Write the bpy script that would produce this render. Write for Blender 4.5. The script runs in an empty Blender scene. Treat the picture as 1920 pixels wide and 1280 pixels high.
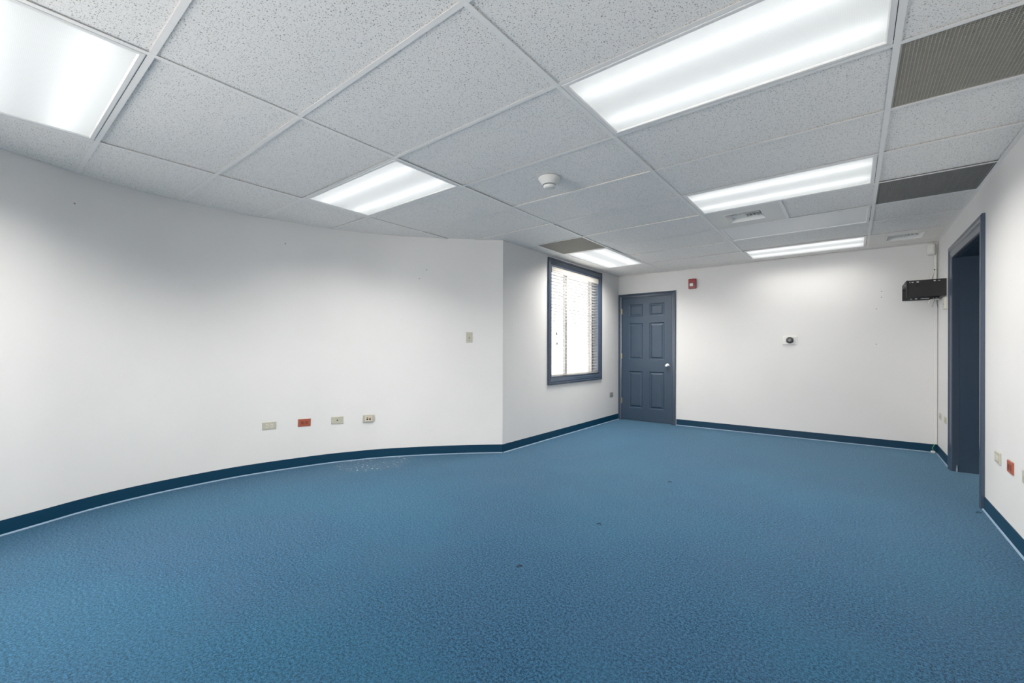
import bpy, bmesh, math, random
from mathutils import Vector, Matrix
random.seed(7)
SC = bpy.context.scene
COL = SC.collection

# ------------------------------------------------------------------ camera
EYE = 1.1507
cam_d = bpy.data.cameras.new('camera')
cam_d.sensor_width = 36.0
cam_d.lens = 36.0 * 808.22 / 1920.0
cam_d.shift_y = (656.33 - 640.0) / 1920.0
cam_d.clip_start = 0.02
cam = bpy.data.objects.new('camera', cam_d)
COL.objects.link(cam)
cam.matrix_world = (Matrix.Translation((0, 0, EYE)) @ Matrix.Rotation(math.radians(38.268), 4, 'Z')
                    @ Matrix.Rotation(math.radians(90), 4, 'X') @ Matrix.Rotation(0.00196, 4, 'Z'))
SC.camera = cam

# ------------------------------------------------------------------ world: bright overcast daylight
SKY = 9.0
world = bpy.data.worlds.new('overcast_sky')
SC.world = world
world.use_nodes = True
bg = world.node_tree.nodes['Background']
bg.inputs['Color'].default_value = (1.0, 0.97, 0.935, 1)
bg.inputs['Strength'].default_value = SKY
# ------------------------------------------------------------------ lamp levels
LAMP_W = 10.0          # light of one lit troffer, W
LENS_E = 0.12          # own glow of a lit acrylic lens
TUBE_E = 1.9           # fluorescent tubes behind the lens
# ------------------------------------------------------------------ exposure
vs = SC.view_settings
vs.view_transform = 'Standard'
vs.look = 'None'
vs.exposure = 0.90
vs.gamma = 1.0
vs.use_curve_mapping = False
SC.cycles.max_bounces = 10
SC.cycles.diffuse_bounces = 8
SC.cycles.glossy_bounces = 4
SC.cycles.transmission_bounces = 8
SC.cycles.caustics_reflective = False
SC.cycles.caustics_refractive = False
SC.cycles.use_denoising = True
SC.cycles.sample_clamp_indirect = 6.0

# ------------------------------------------------------------------ plan of the room (metres, camera above the origin)
H = 2.380                      # underside of the ceiling grid
XW = -3.080                    # window wall
YF = 6.800                     # far wall
XR = 0.760                     # right wall
YB = -4.500                    # wall behind the camera
GX, GY = -1.0798, 1.0906       # ceiling grid origin
TX, TY = 1.22, 0.61            # 4 ft by 2 ft cells
def gx(c): return GX + TX * c
def gy(r): return GY + TY * r

_ctrl = [(-3.50, -0.82), (-3.84, -0.40), (-4.06, 0.0), (-4.120, 0.131), (-4.205, 0.34), (-4.275, 0.50), (-4.335, 0.72),
         (-4.368, 0.967), (-4.376, 1.30), (-4.343, 1.665), (-4.192, 2.25), (-4.078, 2.50), (-3.945, 2.77),
         (-3.594, 3.22), (-3.300, 3.53), (-3.078, 3.735)]
def catmull(pts, n=8):
    out = []
    P = [Vector(p) for p in pts]
    P = [2 * P[0] - P[1]] + P + [2 * P[-1] - P[-2]]
    for i in range(1, len(P) - 2):
        for k in range(n):
            t = k / n
            a, b, c, d = P[i - 1], P[i], P[i + 1], P[i + 2]
            out.append(0.5 * ((2 * b) + (c - a) * t + (2 * a - 5 * b + 4 * c - d) * t * t + (3 * b - a - 3 * c + d) * t ** 3))
    out.append(P[-2].copy())
    return out
CURVE = catmull(_ctrl)
def smooth(pts, it=12):
    p = [v.copy() for v in pts]
    for _ in range(it):
        q = [v.copy() for v in p]
        for i in range(1, len(p) - 1):
            q[i] = (p[i - 1] + p[i] * 2 + p[i + 1]) * 0.25
        p = q
    return p
CURVE = smooth(CURVE)
def curve_at(y):
    for a, b in zip(CURVE, CURVE[1:]):
        if a.y <= y <= b.y:
            t = (y - a.y) / (b.y - a.y)
            tan = (b - a).normalized()
            return a.lerp(b, t), tan
    raise ValueError(y)
ROOM = [(XW, YF), (XR, YF), (XR, YB), (-3.50, YB)] + [(v.x, v.y) for v in CURVE]

def inset_curve():
    out = []
    for i, v in enumerate(CURVE):
        a, b = CURVE[max(i - 1, 0)], CURVE[min(i + 1, len(CURVE) - 1)]
        t = (b - a).normalized()
        g = 0.002 + 0.006 * max(0.0, math.sin(i * 0.37) * math.sin(i * 0.11 + 1.0))
        out.append((v.x + t.y * g, v.y - t.x * g))
    return out
ROOM_T = [(XW + 0.004, YF - 0.004), (XR, YF - 0.004), (XR, YB), (-3.50, YB)] + inset_curve()   # tiles stop just short of the walls

# ------------------------------------------------------------------ mesh helpers
def face(bm, pts):
    try:
        return bm.faces.new([bm.verts.new(p) for p in pts])
    except ValueError:
        return None
def fin(bm):
    bmesh.ops.remove_doubles(bm, verts=bm.verts, dist=1e-5)
    bmesh.ops.recalc_face_normals(bm, faces=bm.faces)
    return bm
def box(bm, a, b, M=None):
    (x0, y0, z0), (x1, y1, z1) = a, b
    c = [(x0, y0, z0), (x1, y0, z0), (x1, y1, z0), (x0, y1, z0), (x0, y0, z1), (x1, y0, z1), (x1, y1, z1), (x0, y1, z1)]
    if M: c = [M(*p) for p in c]
    v = [bm.verts.new(p) for p in c]
    for f in ((0, 3, 2, 1), (4, 5, 6, 7), (0, 1, 5, 4), (1, 2, 6, 5), (2, 3, 7, 6), (3, 0, 4, 7)):
        bm.faces.new([v[i] for i in f])
    return v
def bevel(bm, w, seg=1):
    bmesh.ops.bevel(bm, geom=list(bm.edges), offset=w, segments=seg, affect='EDGES', profile=0.5)
def ident(x, y, z): return (x, y, z)
def plate(bm, us, vs_, holes, n0, n1, M):
    """A slab in the u,v plane cut by the lines us / vs_, with the cells of holes left open."""
    nu, nv = len(us) - 1, len(vs_) - 1
    solid = lambda i, j: 0 <= i < nu and 0 <= j < nv and (i, j) not in holes
    for i in range(nu):
        for j in range(nv):
            if not solid(i, j): continue
            u0, u1, v0, v1 = us[i], us[i + 1], vs_[j], vs_[j + 1]
            for n in (n0, n1):
                face(bm, [M(u0, v0, n), M(u1, v0, n), M(u1, v1, n), M(u0, v1, n)])
            if not solid(i - 1, j): face(bm, [M(u0, v0, n0), M(u0, v1, n0), M(u0, v1, n1), M(u0, v0, n1)])
            if not solid(i + 1, j): face(bm, [M(u1, v0, n0), M(u1, v1, n0), M(u1, v1, n1), M(u1, v0, n1)])
            if not solid(i, j - 1): face(bm, [M(u0, v0, n0), M(u1, v0, n0), M(u1, v0, n1), M(u0, v0, n1)])
            if not solid(i, j + 1): face(bm, [M(u0, v1, n0), M(u1, v1, n0), M(u1, v1, n1), M(u0, v1, n1)])
    fin(bm)
def ring(bm, u0, u1, v0, v1, prof, M, legs=False):
    """Mitred moulding round a rectangle: prof is a list of (inset, height). legs: open at the bottom (a door casing)."""
    loops = []
    for d, h in prof:
        if legs: c = [(u0 + d, v0), (u0 + d, v1 - d), (u1 - d, v1 - d), (u1 - d, v0)]
        else: c = [(u0 + d, v0 + d), (u0 + d, v1 - d), (u1 - d, v1 - d), (u1 - d, v0 + d)]
        loops.append([bm.verts.new(M(u, v, h)) for u, v in c])
    for A, B in zip(loops, loops[1:]):
        n = 3 if legs else 4
        for k in range(n):
            bm.faces.new([A[k], A[(k + 1) % 4], B[(k + 1) % 4], B[k]])
    if legs:
        for k in (0, 3):
            bm.faces.new([L[k] for L in loops])
    fin(bm)
def lathe(bm, prof, M, n=24, cap=True):
    """prof: (radius, height) about the axis; M maps local x,y,z to the world."""
    loops = []
    for r, h in prof:
        loops.append([bm.verts.new(M(r * math.cos(2 * math.pi * k / n), r * math.sin(2 * math.pi * k / n), h)) for k in range(n)])
    for A, B in zip(loops, loops[1:]):
        for k in range(n):
            bm.faces.new([A[k], A[(k + 1) % n], B[(k + 1) % n], B[k]])
    if cap:
        bm.faces.new(loops[0]); bm.faces.new(loops[-1])
    fin(bm)
def tube(bm, pts, r, n=8):
    P = [Vector(p) for p in pts]
    loops = []
    for i, p in enumerate(P):
        t = (P[min(i + 1, len(P) - 1)] - P[max(i - 1, 0)]).normalized()
        a = t.orthogonal().normalized() if abs(t.z) > 0.99 else t.cross(Vector((0, 0, 1))).normalized()
        b = t.cross(a).normalized()
        loops.append([bm.verts.new(p + a * r * math.cos(2 * math.pi * k / n) + b * r * math.sin(2 * math.pi * k / n)) for k in range(n)])
    for A, B in zip(loops, loops[1:]):
        for k in range(n):
            bm.faces.new([A[k], A[(k + 1) % n], B[(k + 1) % n], B[k]])
    bm.faces.new(loops[0]); bm.faces.new(loops[-1])
    fin(bm)
def spline(pts, n=6):
    P = [Vector(p) for p in pts]
    P = [2 * P[0] - P[1]] + P + [2 * P[-1] - P[-2]]
    out = []
    for i in range(1, len(P) - 2):
        for k in range(n):
            t = k / n
            a, b, c, d = P[i - 1], P[i], P[i + 1], P[i + 2]
            out.append(0.5 * ((2 * b) + (c - a) * t + (2 * a - 5 * b + 4 * c - d) * t * t + (3 * b - a - 3 * c + d) * t ** 3))
    out.append(P[-2])
    return out
def prism(bm, poly, z0, z1):
    lo = [bm.verts.new((x, y, z0)) for x, y in poly]
    hi = [bm.verts.new((x, y, z1)) for x, y in poly]
    n = len(poly)
    bm.faces.new(lo); bm.faces.new(hi)
    for k in range(n):
        bm.faces.new([lo[k], lo[(k + 1) % n], hi[(k + 1) % n], hi[k]])
    fin(bm)
def clip(poly, x0, x1, y0, y1):
    def cut(p, inside, inter):
        o = []
        for i in range(len(p)):
            a, b = p[i - 1], p[i]
            ia, ib = inside(a), inside(b)
            if ib:
                if not ia: o.append(inter(a, b))
                o.append(b)
            elif ia: o.append(inter(a, b))
        return o
    def ix(x): return lambda a, b: (x, a[1] + (b[1] - a[1]) * (x - a[0]) / (b[0] - a[0]))
    def iy(y): return lambda a, b: (a[0] + (b[0] - a[0]) * (y - a[1]) / (b[1] - a[1]), y)
    p = cut(poly, lambda q: q[0] >= x0, ix(x0))
    if p: p = cut(p, lambda q: q[0] <= x1, ix(x1))
    if p: p = cut(p, lambda q: q[1] >= y0, iy(y0))
    if p: p = cut(p, lambda q: q[1] <= y1, iy(y1))
    o = []
    for q in p:
        if not o or math.hypot(q[0] - o[-1][0], q[1] - o[-1][1]) > 1e-4: o.append(q)
    if len(o) > 1 and math.hypot(o[0][0] - o[-1][0], o[0][1] - o[-1][1]) < 1e-4: o.pop()
    return o
def area(p):
    return abs(sum(p[i - 1][0] * p[i][1] - p[i][0] * p[i - 1][1] for i in range(len(p)))) / 2 if len(p) > 2 else 0

# wall frames: u along the wall, v up, n into the room
def MW(u, v, n): return (XW + n, u, v)
def MF(u, v, n): return (u, YF - n, v)
def MR(u, v, n): return (XR - n, u, v)
def MB(u, v, n): return (u, YB + n, v)
def MC(u, v, n): return (u, v, H - n)          # ceiling: n points down
def curve_frame(y):
    p, t = curve_at(y)
    nrm = Vector((t.y, -t.x))                   # into the room
    return lambda u, v, n: (p.x + t.x * u + nrm.x * n, p.y + t.y * u + nrm.y * n, v)

def obj(name, bm, m, parent=None, origin=None, smooth=False):
    me = bpy.data.meshes.new(name)
    o = bpy.data.objects.new(name, me)
    off = Vector((0, 0, 0))
    if parent is not None:
        off = Vector(parent.get('_o', (0, 0, 0)))
    elif origin is not None:
        off = Vector(origin)
    bmesh.ops.translate(bm, verts=bm.verts, vec=-off)
    bm.to_mesh(me); bm.free()
    if smooth:
        for p in me.polygons: p.use_smooth = True
        me.set_sharp_from_angle(angle=math.radians(40))
    me.materials.append(m)
    COL.objects.link(o)
    if parent is not None:
        o.parent = parent
        o['_o'] = tuple(off)
    else:
        o.location = off
        o['_o'] = tuple(off)
    return o
def tag(o, label, cat, group=None):
    o['label'] = label; o['category'] = cat
    if group: o['group'] = group
    return o
def thing(name, label, cat, loc, group=None):
    o = bpy.data.objects.new(name, None)
    COL.objects.link(o)
    o.location = loc
    o.empty_display_size = 0.05
    o['_o'] = tuple(loc)
    return tag(o, label, cat, group)
def struct(name, bm, m, label=None, smooth=False):
    o = obj(name, bm, m, smooth=smooth)
    o['kind'] = 'structure'
    if label: o['label'] = label
    return o
def B(): return bmesh.new()

# ------------------------------------------------------------------ materials
class NT:
    def __init__(s, name):
        s.m = bpy.data.materials.new(name); s.m.use_nodes = True
        s.t = s.m.node_tree
        s.b = s.t.nodes['Principled BSDF']; s.o = s.t.nodes['Material Output']
    def n(s, typ, **k):
        nd = s.t.nodes.new(typ)
        for a, v in k.items():
            if a.startswith('_'): nd.inputs[a[1:].replace('_', ' ')].default_value = v
            else: setattr(nd, a, v)
        return nd
    def l(s, a, b): s.t.links.new(a, b)
    def math(s, op, a, b=None, c=None):
        nd = s.n('ShaderNodeMath', operation=op)
        for i, v in enumerate((a, b, c)):
            if v is None: continue
            if isinstance(v, (int, float)): nd.inputs[i].default_value = v
            else: s.l(v, nd.inputs[i])
        return nd.outputs[0]
    def ramp(s, f, lo, hi, a=0.0, b=1.0):
        nd = s.n('ShaderNodeMapRange', interpolation_type='SMOOTHSTEP')
        s.l(f, nd.inputs['Value'])
        for i, v in zip(('From Min', 'From Max', 'To Min', 'To Max'), (lo, hi, a, b)): nd.inputs[i].default_value = v
        return nd.outputs[0]
    def mix(s, f, a, b):
        nd = s.n('ShaderNodeMix', data_type='RGBA')
        for sock, v in ((nd.inputs[0], f), (nd.inputs[6], a), (nd.inputs[7], b)):
            if isinstance(v, (int, float)): sock.default_value = v
            elif isinstance(v, (tuple, list)): sock.default_value = tuple(v) + ((1,) if len(v) == 3 else ())
            else: s.l(v, sock)
        return nd.outputs[2]
    def pos(s):
        return s.n('ShaderNodeNewGeometry').outputs['Position']
    def noise(s, vec, scale, detail=2.0, rough=0.5, out='Fac'):
        nd = s.n('ShaderNodeTexNoise'); s.l(vec, nd.inputs['Vector'])
        nd.inputs['Scale'].default_value = scale; nd.inputs['Detail'].default_value = detail; nd.inputs['Roughness'].default_value = rough
        return nd.outputs[out]
    def bump(s, h, strength, dist):
        nd = s.n('ShaderNodeBump'); s.l(h, nd.inputs['Height'])
        nd.inputs['Strength'].default_value = strength; nd.inputs['Distance'].default_value = dist
        s.l(nd.outputs[0], s.b.inputs['Normal'])
    def color(s, c): 
        if isinstance(c, (tuple, list)): s.b.inputs['Base Color'].default_value = tuple(c) + (1,)
        else: s.l(c, s.b.inputs['Base Color'])
    def set(s, **k):
        for a, v in k.items(): s.b.inputs[a.replace('_', ' ')].default_value = v
        return s

def plain(name, c, rough=0.5, metal=0.0, var=0.06, scale=35.0, spec=0.5, bump=0.0):
    t = NT(name); t.set(Roughness=rough, Metallic=metal, Specular_IOR_Level=spec)
    f = t.noise(t.pos(), scale, 3.0)
    t.color(t.mix(f, tuple(x * (1 - var) for x in c), tuple(min(1, x * (1 + var)) for x in c)))
    if bump: t.bump(f, bump, 0.002)
    return t.m

def m_wall():
    t = NT('white_wall_paint'); p = t.pos()
    big = t.noise(p, 1.3, 3.0); fine = t.noise(p, 90.0, 3.0)
    base = t.mix(t.ramp(big, 0.3, 0.7), (0.675, 0.665, 0.652), (0.70, 0.69, 0.677))
    smudge = t.ramp(t.noise(p, 7.0, 5.0, 0.6), 0.70, 0.80, 0.0, 0.10)
    t.color(t.mix(smudge, base, (0.62, 0.62, 0.60)))
    t.set(Roughness=0.55, Specular_IOR_Level=0.35)
    t.bump(fine, 0.10, 0.002)
    return t.m
def m_tile():
    t = NT('fissured_ceiling_tile'); p = t.pos()
    info = t.n('ShaderNodeObjectInfo')
    sh = t.n('ShaderNodeVectorMath', operation='SCALE'); sh.inputs['Scale'].default_value = 13.0
    comb = t.n('ShaderNodeCombineXYZ'); t.l(info.outputs['Random'], comb.inputs[0]); t.l(info.outputs['Random'], comb.inputs[1])
    t.l(comb.outputs[0], sh.inputs[0])
    add = t.n('ShaderNodeVectorMath', operation='ADD'); t.l(p, add.inputs[0]); t.l(sh.outputs[0], add.inputs[1])
    q = add.outputs[0]
    wn = t.noise(q, 75.0, 1.0, out='Color')
    ws = t.n('ShaderNodeVectorMath', operation='MULTIPLY_ADD'); t.l(wn, ws.inputs[0]); ws.inputs[1].default_value = (0.013, 0.013, 0); t.l(q, ws.inputs[2])
    def pits(scale, lo, hi, keep):
        v = t.n('ShaderNodeTexVoronoi', voronoi_dimensions='2D'); t.l(ws.outputs[0], v.inputs['Vector']); v.inputs['Scale'].default_value = scale
        sep = t.n('ShaderNodeSeparateColor'); t.l(v.outputs['Color'], sep.inputs[0])
        thr = t.math('MULTIPLY_ADD', sep.outputs[0], hi - lo, lo)
        d = t.math('SUBTRACT', thr, v.outputs['Distance'])
        return t.math('MULTIPLY', t.ramp(d, 0.0, 0.07), t.math('GREATER_THAN', sep.outputs[1], keep))
    a = pits(98.0, 0.11, 0.28, 0.45)
    b = pits(200.0, 0.12, 0.36, 0.35)
    pit = t.math('MAXIMUM', a, t.math('MULTIPLY', b, 0.45))
    var = t.noise(q, 3.0, 2.0)
    base = t.mix(var, (0.945, 0.91, 0.865), (0.965, 0.93, 0.885))
    t.color(t.mix(t.math('MULTIPLY', pit, 0.78), base, (0.20, 0.195, 0.185)))
    t.set(Roughness=0.6, Specular_IOR_Level=0.5)
    t.bump(t.math('SUBTRACT', t.math('MULTIPLY', t.noise(q, 260.0, 2.0), 0.25), pit), 0.5, 0.002)
    return t.m
def spot(t, p, cx, cy, r, edge):
    """1 inside a blob of radius r about cx,cy, 0 beyond; outline roughened by noise."""
    d = t.n('ShaderNodeVectorMath', operation='DISTANCE'); t.l(p, d.inputs[0]); d.inputs[1].default_value = (cx, cy, 0.0)
    e = t.math('ADD', d.outputs['Value'], t.math('MULTIPLY', t.noise(p, 9.0, 4.0, 0.65), edge))
    return t.ramp(e, r + edge * 0.5, r + edge * 0.5 + 0.06, 1.0, 0.0)
def m_carpet():
    t = NT('blue_loop_carpet'); p = t.pos()
    f1 = t.noise(p, 210.0, 3.0, 0.75); f2 = t.noise(p, 90.0, 3.0, 0.65); f3 = t.noise(p, 2.2, 4.0, 0.55); f4 = t.noise(p, 26.0, 4.0, 0.6)
    fib = t.math('ADD', t.math('MULTIPLY', f1, 0.55), t.math('MULTIPLY', f2, 0.45))
    c = t.mix(t.ramp(fib, 0.40, 0.61), (0.000, 0.007, 0.022), (0.020, 0.098, 0.185))
    c = t.mix(t.ramp(f3, 0.35, 0.68, 0.0, 0.30), c, (0.022, 0.060, 0.110))
    c = t.mix(t.ramp(f4, 0.58, 0.80, 0.0, 0.35), c, (0.004, 0.024, 0.050))
    c = t.mix(t.ramp(t.noise(p, 0.9, 3.0, 0.5), 0.42, 0.62, 0.0, 0.22), c, (0.008, 0.085, 0.140))
    # worn, dusty patch below the row of sockets, with pale crumbs trodden into it
    worn = spot(t, p, -3.88, 2.62, 0.34, 0.40)
    flk = t.math('MULTIPLY', worn, t.ramp(t.noise(p, 30.0, 3.0, 0.6), 0.62, 0.66))
    c = t.mix(t.math('MULTIPLY', worn, 0.12), c, (0.10, 0.10, 0.10))
    c = t.mix(t.math('MULTIPLY', worn, t.ramp(t.noise(p, 16.0, 4.0, 0.7), 0.56, 0.70, 0.0, 0.55)), c, (0.14, 0.105, 0.075))
    c = t.mix(t.math('MULTIPLY', flk, 0.8), c, (0.62, 0.62, 0.62))
    t.color(c)
    t.set(Roughness=0.76, Specular_IOR_Level=0.15, Sheen_Weight=1.0, Sheen_Roughness=0.3)
    t.l(t.ramp(fib, 0.40, 0.62, 0.45, 1.0), t.b.inputs['Sheen Weight'])
    t.b.inputs['Sheen Tint'].default_value = (0.46, 0.76, 1.0, 1)
    t.bump(fib, 0.45, 0.004)
    return t.m
def m_navy(name, c, rough=0.34, grain=False, spec=0.5):
    t = NT(name); p = t.pos()
    mp = t.n('ShaderNodeMapping'); t.l(p, mp.inputs['Vector']); mp.inputs['Scale'].default_value = (1, 1, 0.08) if grain else (1, 1, 1)
    g = t.noise(mp.outputs[0], 120.0 if grain else 18.0, 4.0, 0.6)
    t.color(t.mix(g, tuple(x * 0.93 for x in c), tuple(x * 1.07 for x in c)))
    t.set(Roughness=rough, Specular_IOR_Level=spec)
    t.bump(g, 0.18 if grain else 0.08, 0.0015)
    return t.m
def m_lens(name, lit):
    t = NT(name)
    p = t.pos()
    # moulded prisms: a fine grid of little pyramids
    sep = t.n('ShaderNodeSeparateXYZ'); t.l(p, sep.inputs[0])
    pr = []
    for k in (0, 1):
        pr.append(t.math('PINGPONG', t.math('MULTIPLY', sep.outputs[k], 400.0), 1.0))
    prism_ = t.math('MULTIPLY', pr[0], pr[1])
    if not lit:
        t.color((0.90, 0.885, 0.86)); t.set(Roughness=0.35)
        t.bump(prism_, 0.15, 0.001)
        return t.m
    tint = t.ramp(prism_, 0.0, 0.75, 0.68, 0.73)
    tr = t.n('ShaderNodeBsdfTranslucent')
    cmb = t.n('ShaderNodeCombineColor')
    for k in range(3): t.l(tint, cmb.inputs[k])
    t.l(cmb.outputs[0], tr.inputs['Color'])
    em = t.n('ShaderNodeEmission'); em.inputs['Color'].default_value = (0.97, 1.0, 1.0, 1)
    t.l(t.math('MULTIPLY', tint, LENS_E), em.inputs['Strength'])
    ad = t.n('ShaderNodeAddShader'); t.l(tr.outputs[0], ad.inputs[0]); t.l(em.outputs[0], ad.inputs[1])
    t.l(ad.outputs[0], t.o.inputs['Surface'])
    return t.m
def m_emit(name, c, s):
    t = NT(name); em = t.n('ShaderNodeEmission'); em.inputs['Color'].default_value = c + (1,); em.inputs['Strength'].default_value = s
    t.l(em.outputs[0], t.o.inputs['Surface'])
    return t.m
def m_glass():
    t = NT('dimming_window_glass')  # tint added to dim the daylight so the blind slats stay readable
    tr = t.n('ShaderNodeBsdfTransparent'); tr.inputs['Color'].default_value = (0.30, 0.303, 0.306, 1)
    gl = t.n('ShaderNodeBsdfGlossy'); gl.inputs['Roughness'].default_value = 0.02
    mx = t.n('ShaderNodeMixShader'); mx.inputs[0].default_value = 0.06
    t.l(tr.outputs[0], mx.inputs[1]); t.l(gl.outputs[0], mx.inputs[2]); t.l(mx.outputs[0], t.o.inputs['Surface'])
    return t.m
def m_slat():
    t = NT('white_blind_slat'); t.color((0.68, 0.68, 0.67)); t.set(Roughness=0.45)
    tr = t.n('ShaderNodeBsdfTranslucent'); tr.inputs['Color'].default_value = (0.85, 0.85, 0.83, 1)
    mx = t.n('ShaderNodeMixShader'); mx.inputs[0].default_value = 0.04
    t.l(t.b.outputs[0], mx.inputs[1]); t.l(tr.outputs[0], mx.inputs[2]); t.l(mx.outputs[0], t.o.inputs['Surface'])
    return t.m

WALL = m_wall(); TILE = m_tile(); CARPET = m_carpet()
NAVY = m_navy('navy_gloss_trim', (0.043, 0.062, 0.094), 0.24, spec=0.6)
DOORP = m_navy('navy_door_paint', (0.028, 0.052, 0.085), 0.36, True)
BASE = m_navy('teal_vinyl_base', (0.001, 0.030, 0.064), 0.42, spec=0.14)
TOE = plain('pale_blue_toe', (0.21, 0.30, 0.40), 0.5)
TEE = plain('white_grid_metal', (0.94, 0.91, 0.87), 0.45, var=0.02)
FRAME = plain('white_troffer_frame', (0.88, 0.86, 0.83), 0.4, var=0.02)
HOUSE = plain('white_reflector', (0.9, 0.9, 0.9), 0.5, var=0.01)
DARK = plain('dark_plenum', (0.05, 0.05, 0.05), 0.9)
LENS = m_lens('lit_prismatic_lens', True); LENS0 = m_lens('unlit_prismatic_lens', False)
TUBE = m_emit('fluorescent_tube_glow', (0.96, 1.0, 1.0), TUBE_E)
PANEL = plain('ivory_diffuser_panel', (0.86, 0.83, 0.77), 0.5, var=0.03, scale=4.0)
LOUV = plain('white_louvre', (0.85, 0.83, 0.79), 0.45, var=0.02)
GRILLE = plain('grey_egg_crate', (0.44, 0.415, 0.36), 0.55, var=0.12)
GRILLE2 = plain('dark_grey_egg_crate', (0.24, 0.24, 0.23), 0.55, var=0.12)
IVORY = plain('ivory_plastic', (0.44, 0.425, 0.345), 0.4, var=0.03)
CREAM = plain('cream_plastic', (0.62, 0.59, 0.50), 0.4, var=0.03)
HOLE = plain('dark_slot', (0.02, 0.018, 0.016), 0.6)
ORANGE = plain('orange_red_plastic', (0.34, 0.088, 0.046), 0.4, var=0.05)
ORANGE2 = plain('dark_orange_face', (0.26, 0.055, 0.026), 0.4)
WHITEP = plain('white_plastic', (0.70, 0.695, 0.67), 0.4, var=0.02)
BLACK = plain('black_steel', (0.009, 0.009, 0.010), 0.5, var=0.1, bump=0.1)
BLACKP = plain('black_plastic', (0.03, 0.03, 0.032), 0.35)
REDP = plain('red_alarm_plastic', (0.33, 0.055, 0.06), 0.4, var=0.05)
CLEAR = plain('clear_strobe_lens', (0.82, 0.82, 0.82), 0.15)
BRASS = plain('brass', (0.46, 0.35, 0.16), 0.35, 0.9)
CHROME = plain('satin_nickel', (0.72, 0.72, 0.72), 0.28, 0.95, var=0.02)
CABLE = plain('white_cable', (0.72, 0.71, 0.68), 0.5)
GREEN = plain('green_wire', (0.04, 0.36, 0.13), 0.5)
GLASS = m_glass(); SLAT = m_slat()
VINYL = plain('white_window_vinyl', (0.52, 0.51, 0.50), 0.45, var=0.02)
DKFRAME = plain('dark_window_track', (0.03, 0.035, 0.05), 0.5)
VALANCE = plain('cream_valance', (0.47, 0.45, 0.41), 0.45, var=0.03)
WHITED = plain('painted_metal_detector', (0.68, 0.67, 0.64), 0.45, var=0.02)

# ------------------------------------------------------------------ floor
DOOR2 = (4.705, 5.862, 2.042)      # right-hand doorway: y0, y1, head height
bm = B()
prism(bm, [(XW - 0.05, YF + 0.12), (XR + 0.6, YF + 0.12), (XR + 0.6, YB - 0.1), (-3.6, YB - 0.1), (-3.6, -0.9), (-4.47, -0.4), (-4.47, 2.4), (-3.2, 3.8)], -0.05, 0.0)
struct('floor', bm, CARPET, 'worn blue carpet floor')

bm = B(); box(bm, (-34.0, -0.5, -0.62), (-4.9, 26.0, -0.60)); box(bm, (-4.9, 4.3, -0.62), (-3.45, 26.0, -0.60))  # limited ground patch, added to keep light off the slats' undersides
o = struct('ground', bm, plain('grey_paving', (0.20, 0.20, 0.198), 0.9, var=0.2, scale=3.0), 'grey paving added outside the window to shade the blind')

# ------------------------------------------------------------------ walls
WT = 0.20
ZT = 2.62
bm = B()
off = []
for i, v in enumerate(CURVE):
    a, b = CURVE[max(i - 1, 0)], CURVE[min(i + 1, len(CURVE) - 1)]
    t = (b - a).normalized()
    off.append((v.x - t.y * 0.12, v.y + t.x * 0.12))
prev = None
for v, o_ in zip(CURVE, off):
    q = [bm.verts.new((v.x, v.y, 0)), bm.verts.new((v.x, v.y, ZT)), bm.verts.new((o_[0], o_[1], ZT)), bm.verts.new((o_[0], o_[1], 0))]
    if prev:
        for k in range(4): bm.faces.new([prev[k], q[k], q[(k + 1) % 4], prev[(k + 1) % 4]])
    else: bm.faces.new(q)
    prev = q
bm.faces.new(prev)
fin(bm)
struct('wall_left', bm, WALL, 'white curved wall', smooth=True)
WY0, WY1, WZ0, WZ1 = 4.722, 6.070, 0.790, 2.262      # window opening
bm = B()
plate(bm, [3.735, WY0, WY1, YF], [0, WZ0, WZ1, ZT], {(1, 1)}, -WT, 0.0, MW)
struct('wall_window', bm, WALL, 'white wall with the window')
DX0, DX1, DZ1 = -3.034, -2.190, 2.030                # far door opening
bm = B()
plate(bm, [XW - WT, DX0, DX1, XR + 0.02], [0, DZ1, ZT], {(1, 0)}, -0.14, 0.0, MF)
struct('wall_back', bm, WALL, 'white far wall')
bm = B()
plate(bm, [YB - 0.1, DOOR2[0] - 0.02, DOOR2[1] + 0.02, YF + 0.14], [0, DOOR2[2] + 0.02, ZT], {(1, 0)}, -0.12, 0.0, MR)
struct('wall_right', bm, WALL, 'white right-hand wall')
RW = [(-3.30, -1.48)]                  # unseen windows added behind the camera to let in fill light
bm = B()
plate(bm, [-3.62, RW[0][0], RW[0][1], XR + 0.12], [0, 0.35, 2.30, ZT], {(1, 1)}, -0.15, 0.0, MB)
struct('wall_rear', bm, WALL, 'white wall behind the camera')
SW = (-4.20, -1.25)                                   # unseen window added in the left wall for more fill light
def ML(u, v, n): return (-3.50 + n, u, v)
bm = B(); plate(bm, [YB, SW[0], SW[1], -0.82], [0, 0.35, 2.30, ZT], {(1, 1)}, -0.12, 0.0, ML)
struct('wall_rear_left', bm, WALL, 'white wall left of the camera')
for k, (a, b) in enumerate(RW):
    bm = B(); ring(bm, a, b, 0.35, 2.30, [(0, 0.0), (0, -0.12), (0.05, -0.12), (0.05, -0.06), (0, 0.0)], MB)
    box(bm, ((a + b) / 2 - 0.02, YB - 0.12, 0.40), ((a + b) / 2 + 0.02, YB - 0.07, 2.25))
    struct('window_%d' % (k + 2), bm, VINYL, 'unseen white framed window added behind the camera for fill light')

bm = B(); ring(bm, SW[0], SW[1], 0.35, 2.30, [(0, 0.0), (0, -0.10), (0.05, -0.10), (0.05, -0.05), (0, 0.0)], ML)
struct('window_4', bm, VINYL, 'unseen white framed side window added behind the camera for fill light')

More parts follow.
